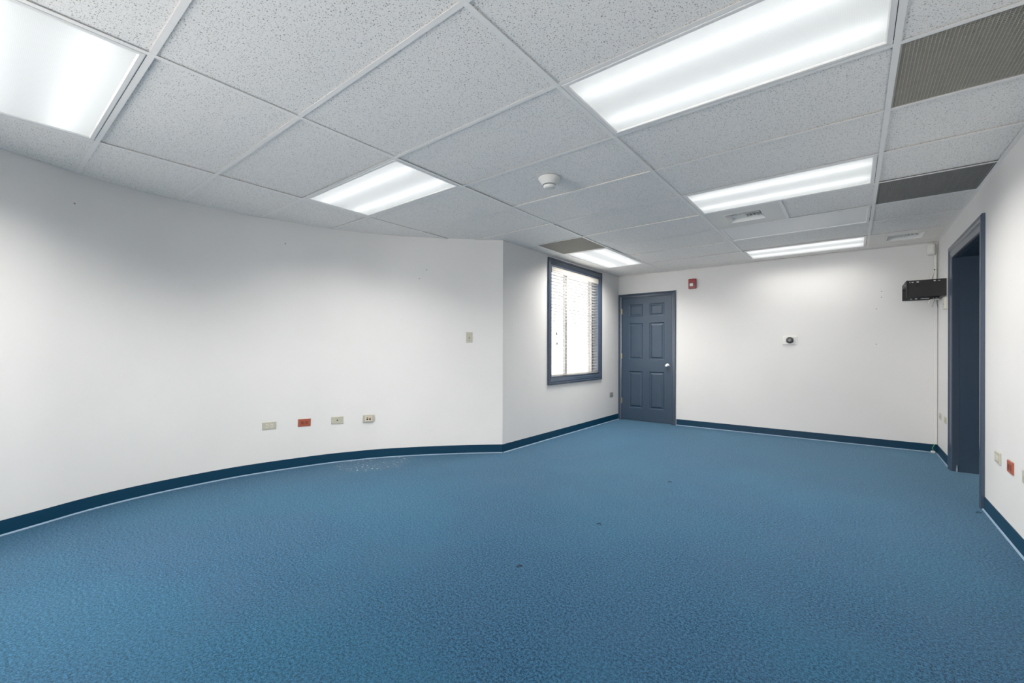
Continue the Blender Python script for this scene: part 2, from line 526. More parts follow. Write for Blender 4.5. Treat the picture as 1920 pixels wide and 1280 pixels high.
# ------------------------------------------------------------------ ceiling: deck, tiles, grid
bm = B(); box(bm, (-4.7, YB - 0.2, 2.66), (XR + 0.7, YF + 0.2, 2.70))
CEIL = struct('ceiling', bm, DARK, 'suspended ceiling of white fissured tiles')
def ceil_part(name, poly, z0, z1, m):
    bm = B(); prism(bm, poly, z0, z1)
    return obj(name, bm, m, CEIL)
taken = {(-2, -2): 'lamp', (0, 1): 'lamp', (-2, 1): 'lamp', (0, 4): 'lamp', (0, 8): 'lamp', (0, 6): 'blank', (1, 2): 'vent', (1, 5): 'vent', (1, 8): 'diff'}
def add_tile(x0, x1, y0, y1):
    g = 0.004
    p = clip(ROOM_T, x0 + g, x1 - g, y0 + g, y1 - g)
    if area(p) < 0.002: return
    lift = 0.0045 + random.choice((0, 0, 0.001, 0.002, 0.004))
    ceil_part('ceiling_tile', p, H + lift, H + lift + 0.016, TILE)
for r in range(-2, 10):
    for c in range(-3, 2):
        if (c, r) in taken: continue
        x0, x1, y0, y1 = gx(c), gx(c + 1), gy(r), gy(r + 1)
        if c == 0 and r == 5:
            add_tile(gx(0.5), x1, y0, y1); continue
        if c == -2 and r in (5, 6, 7):
            if r == 5 or r == 6: add_tile(x0, gx(-1.5), y0, gy(6) if r == 5 else gy(8))
            continue
        add_tile(x0, x1, y0, y1)
p = clip(ROOM, -5, 2, YB, gy(-2) - 0.004)
ceil_part('rear_ceiling_panel', p, H + 0.004, H + 0.02, TEE)
TW = 0.0119
def tee(name, x0, x1, y0, y1, dz=0.0):
    p = clip(ROOM_T, x0, x1, y0, y1)
    if area(p) > 0.0005: ceil_part(name, p, H - dz, H + 0.0006, TEE)
for c in range(-2, 2):
    tee('main_tee', gx(c) - TW, gx(c) + TW, gy(-2), YF, 0.0003)
for r in range(-2, 10):
    for c in range(-3, 2):
        if c == -2 and r == 7: continue
        tee('cross_tee', gx(c) + TW, gx(c + 1) - TW, gy(r) - TW, gy(r) + TW)
tee('cross_tee', gx(0.5) - TW, gx(0.5) + TW, gy(5) + TW, gy(6) - TW)
tee('cross_tee', gx(-1.5) - TW, gx(-1.5) + TW, gy(5) + TW, gy(6) - TW)
tee('cross_tee', gx(-1.5) - TW, gx(-1.5) + TW, gy(6) + TW, gy(8) - TW)
for nm, a in (('wall_angle', (XR - 0.021, XR, gy(-2), YF)), ('wall_angle', (XW + 0.02, XR - 0.021, YF - 0.021, YF)), ('wall_angle', (XW, XW + 0.020, 3.75, YF))):
    tee(nm, *a, dz=0.0006)

# ------------------------------------------------------------------ troffers
def troffer(x0, x1, y0, y1, label, lit=True, power=1.0, along='x', spread=116):
    cx, cy = (x0 + x1) / 2, (y0 + y1) / 2
    t = thing('ceiling_light', label, 'ceiling light', (cx, cy, H), 'fluorescent troffers in the ceiling grid')
    i0 = 0.0145
    bm = B()
    ring(bm, x0 + i0, x1 - i0, y0 + i0, y1 - i0, [(0, -0.012), (0, 0.0005), (0.003, 0.0015), (0.019, 0.0015), (0.0235, -0.003), (0.0235, -0.010), (0, -0.012)], MC)
    obj('frame', bm, FRAME, t)
    i1 = i0 + 0.022
    bm = B(); prism(bm, clip([(x0 + i1, y0 + i1), (x1 - i1, y0 + i1), (x1 - i1, y1 - i1), (x0 + i1, y1 - i1)], -9, 9, -9, 9), H + 0.006, H + 0.0062)
    if lit:     # one sheet, so that it passes light once
        bm.free(); bm = B(); face(bm, [(x0 + i1, y0 + i1, H + 0.006), (x1 - i1, y0 + i1, H + 0.006), (x1 - i1, y1 - i1, H + 0.006), (x0 + i1, y1 - i1, H + 0.006)])
    obj('lens', bm, LENS if lit else LENS0, t)
    bm = B()
    ring(bm, x0 + i0 + 0.006, x1 - i0 - 0.006, y0 + i0 + 0.006, y1 - i0 - 0.006, [(0.0, -0.012), (0.0, -0.09), (0.04, -0.12)], MC)
    face(bm, [MC(x0 + i0 + 0.046, y0 + i0 + 0.046, -0.12), MC(x1 - i0 - 0.046, y0 + i0 + 0.046, -0.12), MC(x1 - i0 - 0.046, y1 - i0 - 0.046, -0.12), MC(x0 + i0 + 0.046, y1 - i0 - 0.046, -0.12)])
    obj('housing', bm, HOUSE, t)
    for s in (-0.25, 0.25):
        bm = B()
        if along == 'x':
            yy = cy + s * (y1 - y0) * 0.95
            tube(bm, [(x0 + 0.05, yy, H + 0.055), (x1 - 0.05, yy, H + 0.055)], 0.0127, 10)
        else:
            xx = cx + s * (x1 - x0) * 0.95
            tube(bm, [(xx, y0 + 0.05, H + 0.055), (xx, y1 - 0.05, H + 0.055)], 0.0127, 10)
        obj('fluorescent_tube', bm, TUBE if lit else WHITEP, t, smooth=True)
    if lit:
        ld = bpy.data.lights.new('troffer_light', 'AREA')
        ld.shape = 'RECTANGLE'; ld.size = x1 - x0 - 2 * i1; ld.size_y = y1 - y0 - 2 * i1
        ld.energy = LAMP_W * power; ld.color = (1.0, 0.97, 0.93)
        ld.spread = math.radians(spread)
        lo = bpy.data.objects.new('troffer_light', ld); COL.objects.link(lo)
        lo.parent = t; lo.location = (0, 0, -0.003)
    return t
def cell(c, r): return gx(c), gx(c + 1), gy(r), gy(r + 1)
troffer(*cell(-2, -2), 'lit fluorescent ceiling light cut off by the left edge of the photo', power=1.8, spread=136)
troffer(*cell(0, 1), 'largest lit fluorescent ceiling light, cut off by the top edge of the photo', power=0.6)
troffer(*cell(-2, 1), 'lit fluorescent ceiling light over the row of sockets on the curved wall', power=1.35, spread=138)
troffer(*cell(0, 4), 'lit fluorescent ceiling light right in front of the four-way air diffuser', spread=154, power=1.9)
troffer(*cell(0, 8), 'lit fluorescent ceiling light against the far wall', spread=150, power=0.46)
troffer(gx(-1.5), gx(-1), gy(6), gy(8), 'lit fluorescent ceiling light beside the window, behind a brown-grey grille', along='y', spread=150, power=2.5)
troffer(*cell(0, 6), 'unlit ceiling light behind the four-way air diffuser panel', lit=False)

# ------------------------------------------------------------------ return-air grilles
def grille(x0, x1, y0, y1, label, GRILLE=GRILLE, pitch=0.0127):
    t = thing('return_grille', label, 'air grille', ((x0 + x1) / 2, (y0 + y1) / 2, H), 'egg-crate return grilles in the ceiling')
    a = 0.0125
    bm = B(); ring(bm, x0 + a, x1 - a, y0 + a, y1 - a, [(0, -0.014), (0, -0.001), (0.006, -0.001), (0.006, -0.014), (0, -0.014)], MC)
    obj('frame', bm, GRILLE, t)
    X0, X1, Y0, Y1 = x0 + a + 0.005, x1 - a - 0.005, y0 + a + 0.005, y1 - a - 0.005
    th, z0, z1 = 0.0011, H + 0.002, H + 0.013
    bm = B()
    n = round((X1 - X0) / pitch)
    for k in range(1, n):
        x = X0 + (X1 - X0) * k / n; box(bm, (x - th, Y0, z0), (x + th, Y1, z1))
    n = round((Y1 - Y0) / pitch)
    for k in range(1, n):
        y = Y0 + (Y1 - Y0) * k / n; box(bm, (X0, y - th, z0 + 0.0003), (X1, y + th, z1))
    o = obj('egg_crate_mesh', bm, GRILLE, t); o['kind'] = 'stuff'
    bm = B(); box(bm, (X0, Y0, H + 0.05), (X1, Y1, H + 0.055))
    obj('duct_liner', bm, DARK, t)
grille(gx(1), XR - 0.012, gy(2), gy(3), 'grey egg-crate return grille at the top right corner of the photo')
grille(gx(1), XR - 0.012, gy(5), gy(6), 'grey egg-crate return grille against the right wall, beside the second lit light', GRILLE2)
grille(gx(-1.5), gx(-1), gy(5), gy(6), 'brown-grey return grille in front of the light by the window')

# ------------------------------------------------------------------ supply diffusers
def diffuser(x0, x1, y0, y1, label):
    cx, cy = (x0 + x1) / 2, (y0 + y1) / 2
    t = thing('air_diffuser', label, 'air vent', (cx, cy, H), 'four-way supply diffusers in the ceiling')
    w = 0.145
    bm = B()
    plate(bm, [x0 + 0.005, cx - w, cx + w, x1 - 0.005], [y0 + 0.005, cy - w, cy + w, y1 - 0.005], {(1, 1)}, -0.006, -0.0025, MC)
    obj('panel', bm, PANEL, t)
    bm = B()
    ring(bm, cx - w - 0.008, cx + w + 0.008, cy - w - 0.008, cy + w + 0.008, [(0, -0.0026), (0.002, -0.0012), (0.008, -0.0012), (0.034, -0.040), (0.034, -0.070)], MC)
    obj('surround', bm, LOUV, t)
    bm = B(); box(bm, (cx - w, cy - w, H + 0.085), (cx + w, cy + w, H + 0.09))
    obj('duct_liner', bm, DARK, t)
    q = w - 0.028
    for sx in (-1, 1):
        for sy in (-1, 1):
            bm = B()
            along_x = (sx * sy < 0)          # two quadrants throw one way, two the other
            for k in range(4):
                f = (k + 0.5) / 4 * q
                lean = 0.012
                if along_x:
                    y = cy + sy * f
                    box(bm, (min(cx, cx + sx * q), y - 0.0012, 0), (max(cx, cx + sx * q), y + 0.0012, 0.034),
                        M=lambda u, v, n, s=sy: (u, v + s * lean * (n / 0.034 - 0.5) * -2, H + 0.030 + n))
                else:
                    x = cx + sx * f
                    box(bm, (x - 0.0012, min(cy, cy + sy * q), 0), (x + 0.0012, max(cy, cy + sy * q), 0.034),
                        M=lambda u, v, n, s=sx: (u + s * lean * (n / 0.034 - 0.5) * -2, v, H + 0.030 + n))
            obj('louvre_blades', bm, LOUV, t)
    bm = B(); box(bm, (cx - 0.003, cy - q, H + 0.028), (cx + 0.003, cy + q, H + 0.06)); box(bm, (cx - q, cy - 0.003, H + 0.028), (cx + q, cy + 0.003, H + 0.06))
    obj('divider', bm, LOUV, t)
diffuser(gx(0), gx(0.5), gy(5), gy(6), 'ivory four-way air diffuser panel in front of the unlit ceiling light')
diffuser(gx(1), XR - 0.012, gy(8), gy(9), 'ivory air diffuser panel in the far right corner of the ceiling')

# ------------------------------------------------------------------ smoke detector
sx_, sy_ = -1.707, 2.593
t = thing('smoke_detector', 'white round smoke detector on the ceiling', 'smoke detector', (sx_, sy_, H))
MS = lambda x, y, z: (sx_ + x, sy_ + y, H + 0.004 - z)
bm = B(); lathe(bm, [(0.078, 0.0), (0.080, 0.006), (0.078, 0.010), (0.066, 0.026), (0.052, 0.044), (0.050, 0.048)], MS, 32)
obj('base', bm, WHITED, t, smooth=True)
bm = B(); lathe(bm, [(0.030, 0.046), (0.030, 0.056)], MS, 24); obj('smoke_inlet', bm, HOLE, t, smooth=True)
bm = B(); lathe(bm, [(0.043, 0.054), (0.043, 0.062), (0.036, 0.072), (0.026, 0.075)], MS, 32); obj('cap', bm, WHITED, t, smooth=True)

# ------------------------------------------------------------------ baseboards
def sweep_base(name, pts, label, hb=0.094):
    """pts: plan polyline with the room on its right-hand side."""
    P = [Vector(p) for p in pts]
    nr = []
    for i in range(len(P)):
        d1 = (P[i] - P[i - 1]).normalized() if i else None
        d2 = (P[i + 1] - P[i]).normalized() if i < len(P) - 1 else None
        d1 = d1 or d2; d2 = d2 or d1
        n1, n2 = Vector((d1.y, -d1.x)), Vector((d2.y, -d2.x))
        n = (n1 + n2).normalized()
        nr.append(n / max(0.5, n.dot(n1)))
    def sw(prof):
        bm = B(); prev = None
        for p, n in zip(P, nr):
            q = [bm.verts.new((p.x + n.x * d, p.y + n.y * d, z)) for d, z in prof]
            if prev:
                for k in range(len(q)): bm.faces.new([prev[k], q[k], q[(k + 1) % len(q)], prev[(k + 1) % len(q)]])
            else: bm.faces.new(q)
            prev = q
        bm.faces.new(prev)
        return fin(bm)
    o = struct(name, sw([(0.0005, 0.001), (0.0005, hb), (0.004, hb), (0.006, hb - 0.004), (0.006, 0.018), (0.010, 0.009), (0.010, 0.001)]), BASE, label, smooth=True)
    obj('toe_strip', sw([(0.010, 0.001), (0.010, 0.010), (0.016, 0.006), (0.018, 0.001)]), TOE, o)
    return o
sweep_base('baseboard_left', [(v.x, v.y) for v in CURVE if v.y > -0.3], 'dark blue vinyl base along the curved wall')
sweep_base('baseboard_window', [(XW, 3.737), (XW, YF)], 'dark blue vinyl base below the window')
sweep_base('baseboard_back', [(-2.128, YF), (XR, YF)], 'blue vinyl base along the far wall')
sweep_base('baseboard_right_far', [(XR, YF), (XR, 6.03)], 'blue vinyl base between the corner and the doorway')
sweep_base('baseboard_right', [(XR, 4.58), (XR, YB)], 'blue vinyl base along the right wall')

# ------------------------------------------------------------------ window with blind
CAS = [(0.0, 0.0), (0.0, 0.016), (0.006, 0.020), (0.018, 0.020), (0.026, 0.014), (0.040, 0.016), (0.056, 0.012), (0.072, 0.009), (0.080, 0.003), (0.084, -0.03)]
bm = B(); ring(bm, 4.640, 6.156, 0.702, 2.352, CAS, MW)
WIN = struct('window_1', bm, NAVY, 'navy framed window with a white blind')
bm = B(); ring(bm, WY0, WY1, WZ0, WZ1, [(-0.010, 0.001), (-0.010, 0.0025), (0.014, 0.0025), (0.014, -0.075), (0.0, -0.075)], MW); obj('jamb_lining', bm, NAVY, WIN)
bm = B(); ring(bm, WY0, WY1, WZ0, WZ1, [(0.0, -0.076), (0.012, -0.076), (0.012, -0.105), (0.0, -0.105)], MW); obj('sash_track', bm, DKFRAME, WIN)
bm = B(); ring(bm, WY0, WY1, WZ0, WZ1, [(0.0, -0.106), (0.030, -0.106), (0.030, -0.16), (0.0, -0.16)], MW); obj('sash_frame', bm, VINYL, WIN)
bm = B(); box(bm, (XW - 0.150, 5.265, WZ0 + 0.03), (XW - 0.115, 5.315, WZ1 - 0.03)); obj('meeting_stile', bm, VINYL, WIN)
bm = B(); box(bm, (XW - 0.150, 5.325, WZ0 + 0.03), (XW - 0.130, 5.345, WZ1 - 0.03)); obj('meeting_stile', bm, VINYL, WIN)
for a, b in ((WY0 + 0.03, 5.27), (5.31, WY1 - 0.03)):
    bm = B(); face(bm, [MW(a, WZ0 + 0.03, -0.135), MW(b, WZ0 + 0.03, -0.135), MW(b, WZ1 - 0.03, -0.135), MW(a, WZ1 - 0.03, -0.135)]); obj('pane', bm, GLASS, WIN)
BL = thing('window_blind', 'white horizontal slat blind in the navy window frame', 'blind', (XW - 0.03, (WY0 + WY1) / 2, WZ0))
bx = XW - 0.036
by0, by1 = WY0 + 0.020, WY1 - 0.024
bm = B()
prof = [(0.0, 2.246), (0.012, 2.246), (0.016, 2.236), (0.014, 2.222), (0.017, 2.208), (0.014, 2.194), (0.016, 2.180), (0.012, 2.172), (0.0, 2.172)]
pv = None
for y in (by0 - 0.003, by1 + 0.003):
    q = [bm.verts.new((bx + 0.026 + d, y, z)) for d, z in prof]
    if pv:
        for k in range(len(q)): bm.faces.new([pv[k], q[k], q[(k + 1) % len(q)], pv[(k + 1) % len(q)]])
    else: bm.faces.new(q)
    pv = q
bm.faces.new(pv); fin(bm)
obj('valance', bm, VALANCE, BL)
bm = B(); box(bm, (bx - 0.022, by0, 2.195), (bx + 0.024, by1, 2.244)); obj('headrail', bm, WHITEP, BL)
for y in (by0 - 0.004, by1 - 0.004):
    bm = B(); box(bm, (bx - 0.026, y, 2.19), (bx + 0.030, y + 0.007, 2.247)); obj('bracket', bm, HOLE, BL)
NS = 31
z_top, z_bot = 2.150, 0.846
slat_me = None
for k in range(NS):
    z = z_top + (z_bot - z_top) * k / (NS - 1)
    if slat_me is None:
        bm = B(); pv = None
        for y in (by0, by1):
            up = [(-0.025, 0.0), (-0.0125, 0.0022), (0.0, 0.003), (0.0125, 0.0022), (0.025, 0.0)]
            q = [bm.verts.new((bx + d, y, z + h + d * 0.10)) for d, h in up] + [bm.verts.new((bx + d, y, z + h - 0.0012 + d * 0.10)) for d, h in reversed(up)]
            if pv:
                for j in range(len(q)): bm.faces.new([pv[j], q[j], q[(j + 1) % len(q)], pv[(j + 1) % len(q)]])
            else: bm.faces.new(q)
            pv = q
        bm.faces.new(pv); fin(bm)
        o = obj('slat', bm, SLAT, BL); slat_me = o.data; zs = z
    else:
        o = bpy.data.objects.new('slat', slat_me); COL.objects.link(o); o.parent = BL; o.location = (0, 0, z - zs)
bm = B(); box(bm, (bx - 0.025, by0, 0.812), (bx + 0.025, by1, 0.824)); obj('bottom_rail', bm, VALANCE, BL)
for y in (by0 + 0.16, (by0 + by1) / 2 + 0.02, by1 - 0.14):
    for d in (-0.026, 0.026):
        bm = B(); tube(bm, [(bx + d, y, 2.19), (bx + d, y, 0.82)], 0.0009, 5); obj('ladder_cord', bm, WHITEP, BL)
for y, z in ((4.862, 1.395), (4.872, 1.262)):
    bm = B(); tube(bm, [(bx + 0.034, y, 2.18), (bx + 0.034, y, z)], 0.0011, 5); o = obj('pull_cord', bm, CABLE, BL)
    bm = B(); MT = lambda a, b, c, y=y, z=z: (bx + 0.034 + a, y + b, z - c)
    lathe(bm, [(0.003, 0.0), (0.007, 0.010), (0.009, 0.034), (0.006, 0.038)], MT, 10); obj('tassel', bm, HOLE, o, smooth=True)

# ------------------------------------------------------------------ far door
def MD(u, v, n): return (u, YF + 0.004 - n, v)       # door face, 4 mm back of the wall face
S0, S1 = -3.020, -2.205
us = [S0, -2.906, -2.667, -2.559, -2.317, S1]
vz = [0.012, 0.207, 0.812, 1.002, 1.599, 1.699, 1.908, DZ1 - 0.015]
bm = B()
plate(bm, us, vz, {(i, j) for i in (1, 3) for j in (1, 3, 5)}, -0.036, 0.0, MD)
bmD = B(); ring(bmD, -3.078, -2.137, 0.0, 2.080, [(d * 0.73, h) for d, h in CAS[:-2]] + [(0.0526, -0.001), (0.0, -0.001)], MF, legs=True)
DOOR = struct('door_1', bmD, NAVY, 'navy six-panel door in the far corner')
slab = obj('door_slab', bm, DOORP, DOOR)
for i in (1, 3):
    for j in (1, 3, 5):
        u0, u1, v0, v1 = us[i], us[i + 1], vz[j], vz[j + 1]
        bm = B()
        ring(bm, u0, u1, v0, v1, [(0.0, 0.0), (0.006, -0.002), (0.012, -0.010), (0.020, -0.012), (0.024, -0.0115), (0.046, -0.003), (0.0465, -0.003)], MD)
        face(bm, [MD(u0 + 0.0465, v0 + 0.0465, -0.003), MD(u1 - 0.0465, v0 + 0.0465, -0.003), MD(u1 - 0.0465, v1 - 0.0465, -0.003), MD(u0 + 0.0465, v1 - 0.0465, -0.003)])
        obj('panel', fin(bm), DOORP, slab)
bm = B(); ring(bm, DX0, DX1, 0.0, DZ1, [(-0.004, 0.0004), (-0.004, 0.001), (0.0125, 0.001), (0.0125, -0.10), (0.0, -0.10)], MF, legs=True); obj('jamb', bm, NAVY, DOOR)
for z in (1.796, 1.060, 0.320):
    bm = B(); tube(bm, [(S0 - 0.003, YF - 0.006, z - 0.045), (S0 - 0.003, YF - 0.006, z + 0.045)], 0.006, 10)
    box(bm, (S0 - 0.001, YF - 0.0015, z - 0.044), (S0 + 0.006, YF + 0.003, z + 0.044))
    obj('hinge', bm, BRASS, DOOR, smooth=True)
kx, kz = -2.267, 0.912
MK = lambda x, y, z: (kx + x, YF + 0.004 - z, kz + y)
bm = B(); lathe(bm, [(0.033, 0.0), (0.033, 0.004), (0.027, 0.009), (0.013, 0.012), (0.011, 0.026), (0.020, 0.034), (0.027, 0.046), (0.027, 0.056), (0.021, 0.064), (0.010, 0.067)], MK, 28)
kn = obj('knob', bm, CHROME, DOOR, smooth=True)
bm = B(); lathe(bm, [(0.005, 0.066), (0.005, 0.0695)], MK, 12); obj('lock_button', bm, CHROME, kn)
bm = B(); box(bm, (DX0, YF + 0.11, 0), (DX1, YF + 0.13, DZ1)); obj('dark_backing', bm, DARK, DOOR)

# ------------------------------------------------------------------ right-hand doorway with a deep navy reveal
y0, y1, z1 = DOOR2
bm = B()
CAS2 = [(0.0, 0.0), (0.0, 0.018), (0.010, 0.023), (0.034, 0.023), (0.046, 0.015), (0.070, 0.018), (0.092, 0.013), (0.108, 0.010), (0.112, 0.004), (0.112, -0.003), (0.0, -0.001)]
ring(bm, 4.590, 5.975, 0.0, 2.157, CAS2, MR, legs=True)
D2 = struct('door_2', bm, NAVY, 'navy trimmed doorway in the right wall')
bm = B(); ring(bm, y0 - 0.012, y1 + 0.012, 0.0, z1 + 0.012, [(0.0, -0.001), (0.012, -0.002), (0.012, -0.042), (0.0, -0.042)], MR, legs=True); obj('jamb', bm, NAVY, D2)
bm = B(); ring(bm, y0 - 0.012, y1 + 0.012, 0.0, z1 + 0.012, [(0.0, -0.0425), (0.010, -0.0425), (0.010, -0.30), (0.0, -0.30)], MR, legs=True); obj('reveal', bm, DOORP, D2)
ym = (y0 + y1) / 2
for a, b in ((y0, ym - 0.002), (ym + 0.002, y1)):
    us2 = [a, a + 0.11, b - 0.11, b]; vz2 = [0.01, 0.22, 0.82, 1.0, 1.85, z1]
    MX = lambda u, v, n: (XR + 0.262 - n, u, v)
    bm = B(); plate(bm, us2, vz2, {(1, 1), (1, 3)}, -0.034, 0.0, MX)
    lf = obj('door_leaf', bm, DOORP, D2)
    for j in (1, 3):
        bm = B(); ring(bm, us2[1], us2[2], vz2[j], vz2[j + 1], [(0, 0), (0.012, -0.010), (0.024, -0.011), (0.046, -0.003), (0.0465, -0.003)], MX)
        e = 0.0465
        face(bm, [MX(us2[1] + e, vz2[j] + e, -0.003), MX(us2[2] - e, vz2[j] + e, -0.003), MX(us2[2] - e, vz2[j + 1] - e, -0.003), MX(us2[1] + e, vz2[j + 1] - e, -0.003)])
        obj('panel', fin(bm), DOORP, lf)
bm = B(); box(bm, (XR + 0.02, y1 - 0.012, 0.0), (XR + 0.030, y1 - 0.006, 0.03)); lathe(bm, [(0.006, 0), (0.004, 0.05)], lambda x, y, z: (XR + 0.026 + x, y1 - 0.014 + y, 0.012 + z), 10)
obj('floor_bolt', bm, CHROME, D2)

# ------------------------------------------------------------------ wall plates
def duplex_face(t, M, m_face, w=0.034, gap=0.0195):
    for s in (-1, 1):
        bm = B()
        n = 20
        pts = []
        for k in range(n):
            a = 2 * math.pi * k / n
            u = max(-0.0125, min(0.0125, 0.0172 * math.cos(a))); v = 0.0165 * math.sin(a)
            pts.append((s * gap + u, v))
        lo = [bm.verts.new(M(u, v, 0.0045)) for u, v in pts]; hi = [bm.verts.new(M(u, v, 0.0072)) for u, v in pts]
        bm.faces.new(hi)
        for k in range(n): bm.faces.new([lo[k], lo[(k + 1) % n], hi[(k + 1) % n], hi[k]])
        so = obj('receptacle', fin(bm), m_face, t)
        for v, hh in ((-0.0064, 0.0052), (0.0064, 0.0046)):
            bm = B(); box(bm, (s * gap + 0.002 - hh, v - 0.0016, 0.0073), (s * gap + 0.002 + hh, v + 0.0016, 0.0076), M); obj('slot', bm, HOLE, so)
        bm = B(); lathe(bm, [(0.0031, 0.0073), (0.0031, 0.0076)], lambda x, y, z: M(s * gap - 0.0078 + x, y, z), 10); obj('ground_hole', bm, HOLE, so)
def wall_plate(kind, M, w, h, label, m, m_face=None, name='outlet_plate', cat='outlet', group=None, thick=0.005):
    loc = M(0, 0, 0)
    t = thing(name, label, cat, loc, group)
    bm = B()
    ring(bm, -w / 2, w / 2, -h / 2, h / 2, [(0, 0.0004), (0, thick * 0.5), (0.003, thick), (0.004, thick)], M)
    face(bm, [M(-w / 2 + 0.004, -h / 2 + 0.004, thick), M(w / 2 - 0.004, -h / 2 + 0.004, thick), M(w / 2 - 0.004, h / 2 - 0.004, thick), M(-w / 2 + 0.004, h / 2 - 0.004, thick)])
    obj('cover', fin(bm), m, t)
    if kind == 'duplex':
        duplex_face(t, M, m_face or m)
        bm = B(); lathe(bm, [(0.0032, thick), (0.003, thick + 0.0012)], M, 10); obj('screw', bm, m_face or m, t)
    elif kind == 'coax':
        bm = B(); lathe(bm, [(0.0068, thick), (0.0068, thick + 0.001)], M, 14); o = obj('coax_hole', bm, HOLE, t)
        for s in (-1, 1):
            bm = B(); lathe(bm, [(0.0032, thick), (0.003, thick + 0.0012)], lambda x, y, z: M(x + s * w * 0.36, y, z), 10); obj('screw', bm, CHROME if s < 0 else m, t)
    elif kind == 'data':
        bm = B(); ring(bm, -w / 2 + 0.022, w / 2 - 0.022, -h / 2 + 0.012, h / 2 - 0.012, [(0, thick), (0.0, thick + 0.002), (0.004, thick + 0.003), (0.008, thick + 0.0005)], M)
        obj('module_frame', bm, m_face, t)
        bm = B(); box(bm, (-0.024, -0.020, thick), (0.024, 0.020, thick + 0.0015), M); obj('module', bm, plain('tan_module', (0.62, 0.48, 0.36), 0.5), t)
        for s in (-1, 1):
            bm = B(); box(bm, (s * 0.013 - 0.008, -0.014, thick + 0.001), (s * 0.013 + 0.008, 0.001, thick + 0.0032), M); obj('jack', bm, HOLE, t)
            bm = B(); box(bm, (s * 0.013 - 0.005, 0.006, thick + 0.001), (s * 0.013 + 0.005, 0.014, thick + 0.0028), M); obj('port_icon', bm, HOLE if s < 0 else IVORY, t)
    elif kind == 'toggle':
        bm = B(); box(bm, (-0.0055, -0.0125, thick), (0.0055, 0.0125, thick + 0.0008), M); obj('toggle_slot', bm, HOLE, t)
        bm = B(); box(bm, (-0.004, -0.002, thick), (0.004, 0.010, thick + 0.012), M); obj('toggle', bm, m_face or m, t)
        for s in (-1, 1):
            bm = B(); lathe(bm, [(0.0036, thick), (0.0034, thick + 0.0012)], lambda x, y, z: M(x, y + s * h * 0.27, z), 10); obj('screw', bm, HOLE if s < 0 else m, t)
    elif kind == 'double':
        for s in (-1, 1):
            bm = B(); box(bm, (s * 0.019 - 0.014, -0.017, thick), (s * 0.019 + 0.014, 0.017, thick + 0.0022), M); o = obj('receptacle', bm, m_face or m, t)
            bm = B(); box(bm, (s * 0.019 - 0.006, -0.008, thick + 0.0022), (s * 0.019 + 0.004, -0.0055, thick + 0.0026), M); box(bm, (s * 0.019 - 0.006, 0.0055, thick + 0.0022), (s * 0.019 + 0.004, 0.008, thick + 0.0026), M); obj('slot', bm, HOLE, o)
    return t
def shift(M, z, tilt=0.0):
    c, s = math.cos(tilt), math.sin(tilt)
    return lambda u, v, n: M(u * c - v * s, z + u * s + v * c, n)
G1 = 'plates along the curved wall'
wall_plate('duplex', shift(curve_frame(1.775), 0.434), 0.118, 0.072, 'ivory outlet plate, leftmost of the four on the curved wall', IVORY, CREAM, group=G1)
wall_plate('duplex', shift(curve_frame(2.071), 0.433, -0.03), 0.116, 0.074, 'orange-red outlet plate on the curved wall', ORANGE, ORANGE2, group=G1)
wall_plate('coax', shift(curve_frame(2.362), 0.430, -0.01), 0.116, 0.074, 'ivory plate with a single cable hole, between the orange outlet and the data box', IVORY, name='cable_plate', cat='wall plate', group=G1, thick=0.008)
wall_plate('data', shift(curve_frame(2.640), 0.427), 0.114, 0.076, 'cream data box with two jacks, nearest the wall corner', IVORY, CREAM, name='data_box', cat='wall plate', group=G1, thick=0.016)
sw = wall_plate('toggle', shift(curve_frame(3.478), 1.293), 0.070, 0.116, 'ivory toggle switch plate high on the curved wall by the corner', IVORY, CREAM, name='light_switch', cat='switch')
def at_(M, u0, z): return lambda u, v, n: M(u0 + u, z + v, n)
wall_plate('double', at_(MW, 6.520, 0.432), 0.116, 0.072, 'small grey outlet plate under the window, beside the navy door', plain('grey_plate', (0.28, 0.275, 0.255), 0.4), name='outlet_plate')
G2 = 'plates along the right wall'
wall_plate('duplex', at_(MR, 6.600, 0.436), 0.115, 0.070, 'ivory outlet plate on the right wall nearest the far corner', IVORY, IVORY, group=G2)
wall_plate('duplex', at_(MR, 6.262, 0.436), 0.115, 0.070, 'ivory outlet plate on the right wall just beyond the doorway', IVORY, IVORY, group=G2)
wall_plate('double', at_(MR, 4.212, 0.450), 0.120, 0.072, 'ivory outlet plate on the right wall, left of the orange one', IVORY, CREAM, group=G2, thick=0.010)
wall_plate('double', at_(MR, 3.930, 0.446), 0.116, 0.074, 'orange-red outlet plate on the right wall', ORANGE, ORANGE2, group=G2, thick=0.008)
wall_plate('coax', at_(MR, 3.640, 0.446), 0.116, 0.074, 'ivory plate cut off by the right edge of the photo', IVORY, name='cable_plate', cat='wall plate', group=G2)
wall_plate('toggle', at_(MR, 6.235, 1.640), 0.120, 0.118, 'ivory switch plate beside the doorway, under the black bracket', CREAM, CREAM, name='light_switch', cat='switch', thick=0.022)
wall_plate('blank', at_(MR, 6.410, 1.665), 0.075, 0.118, 'white blank plate under the black bracket, next to the corner', WHITEP, name='blank_plate', cat='wall plate', thick=0.006)

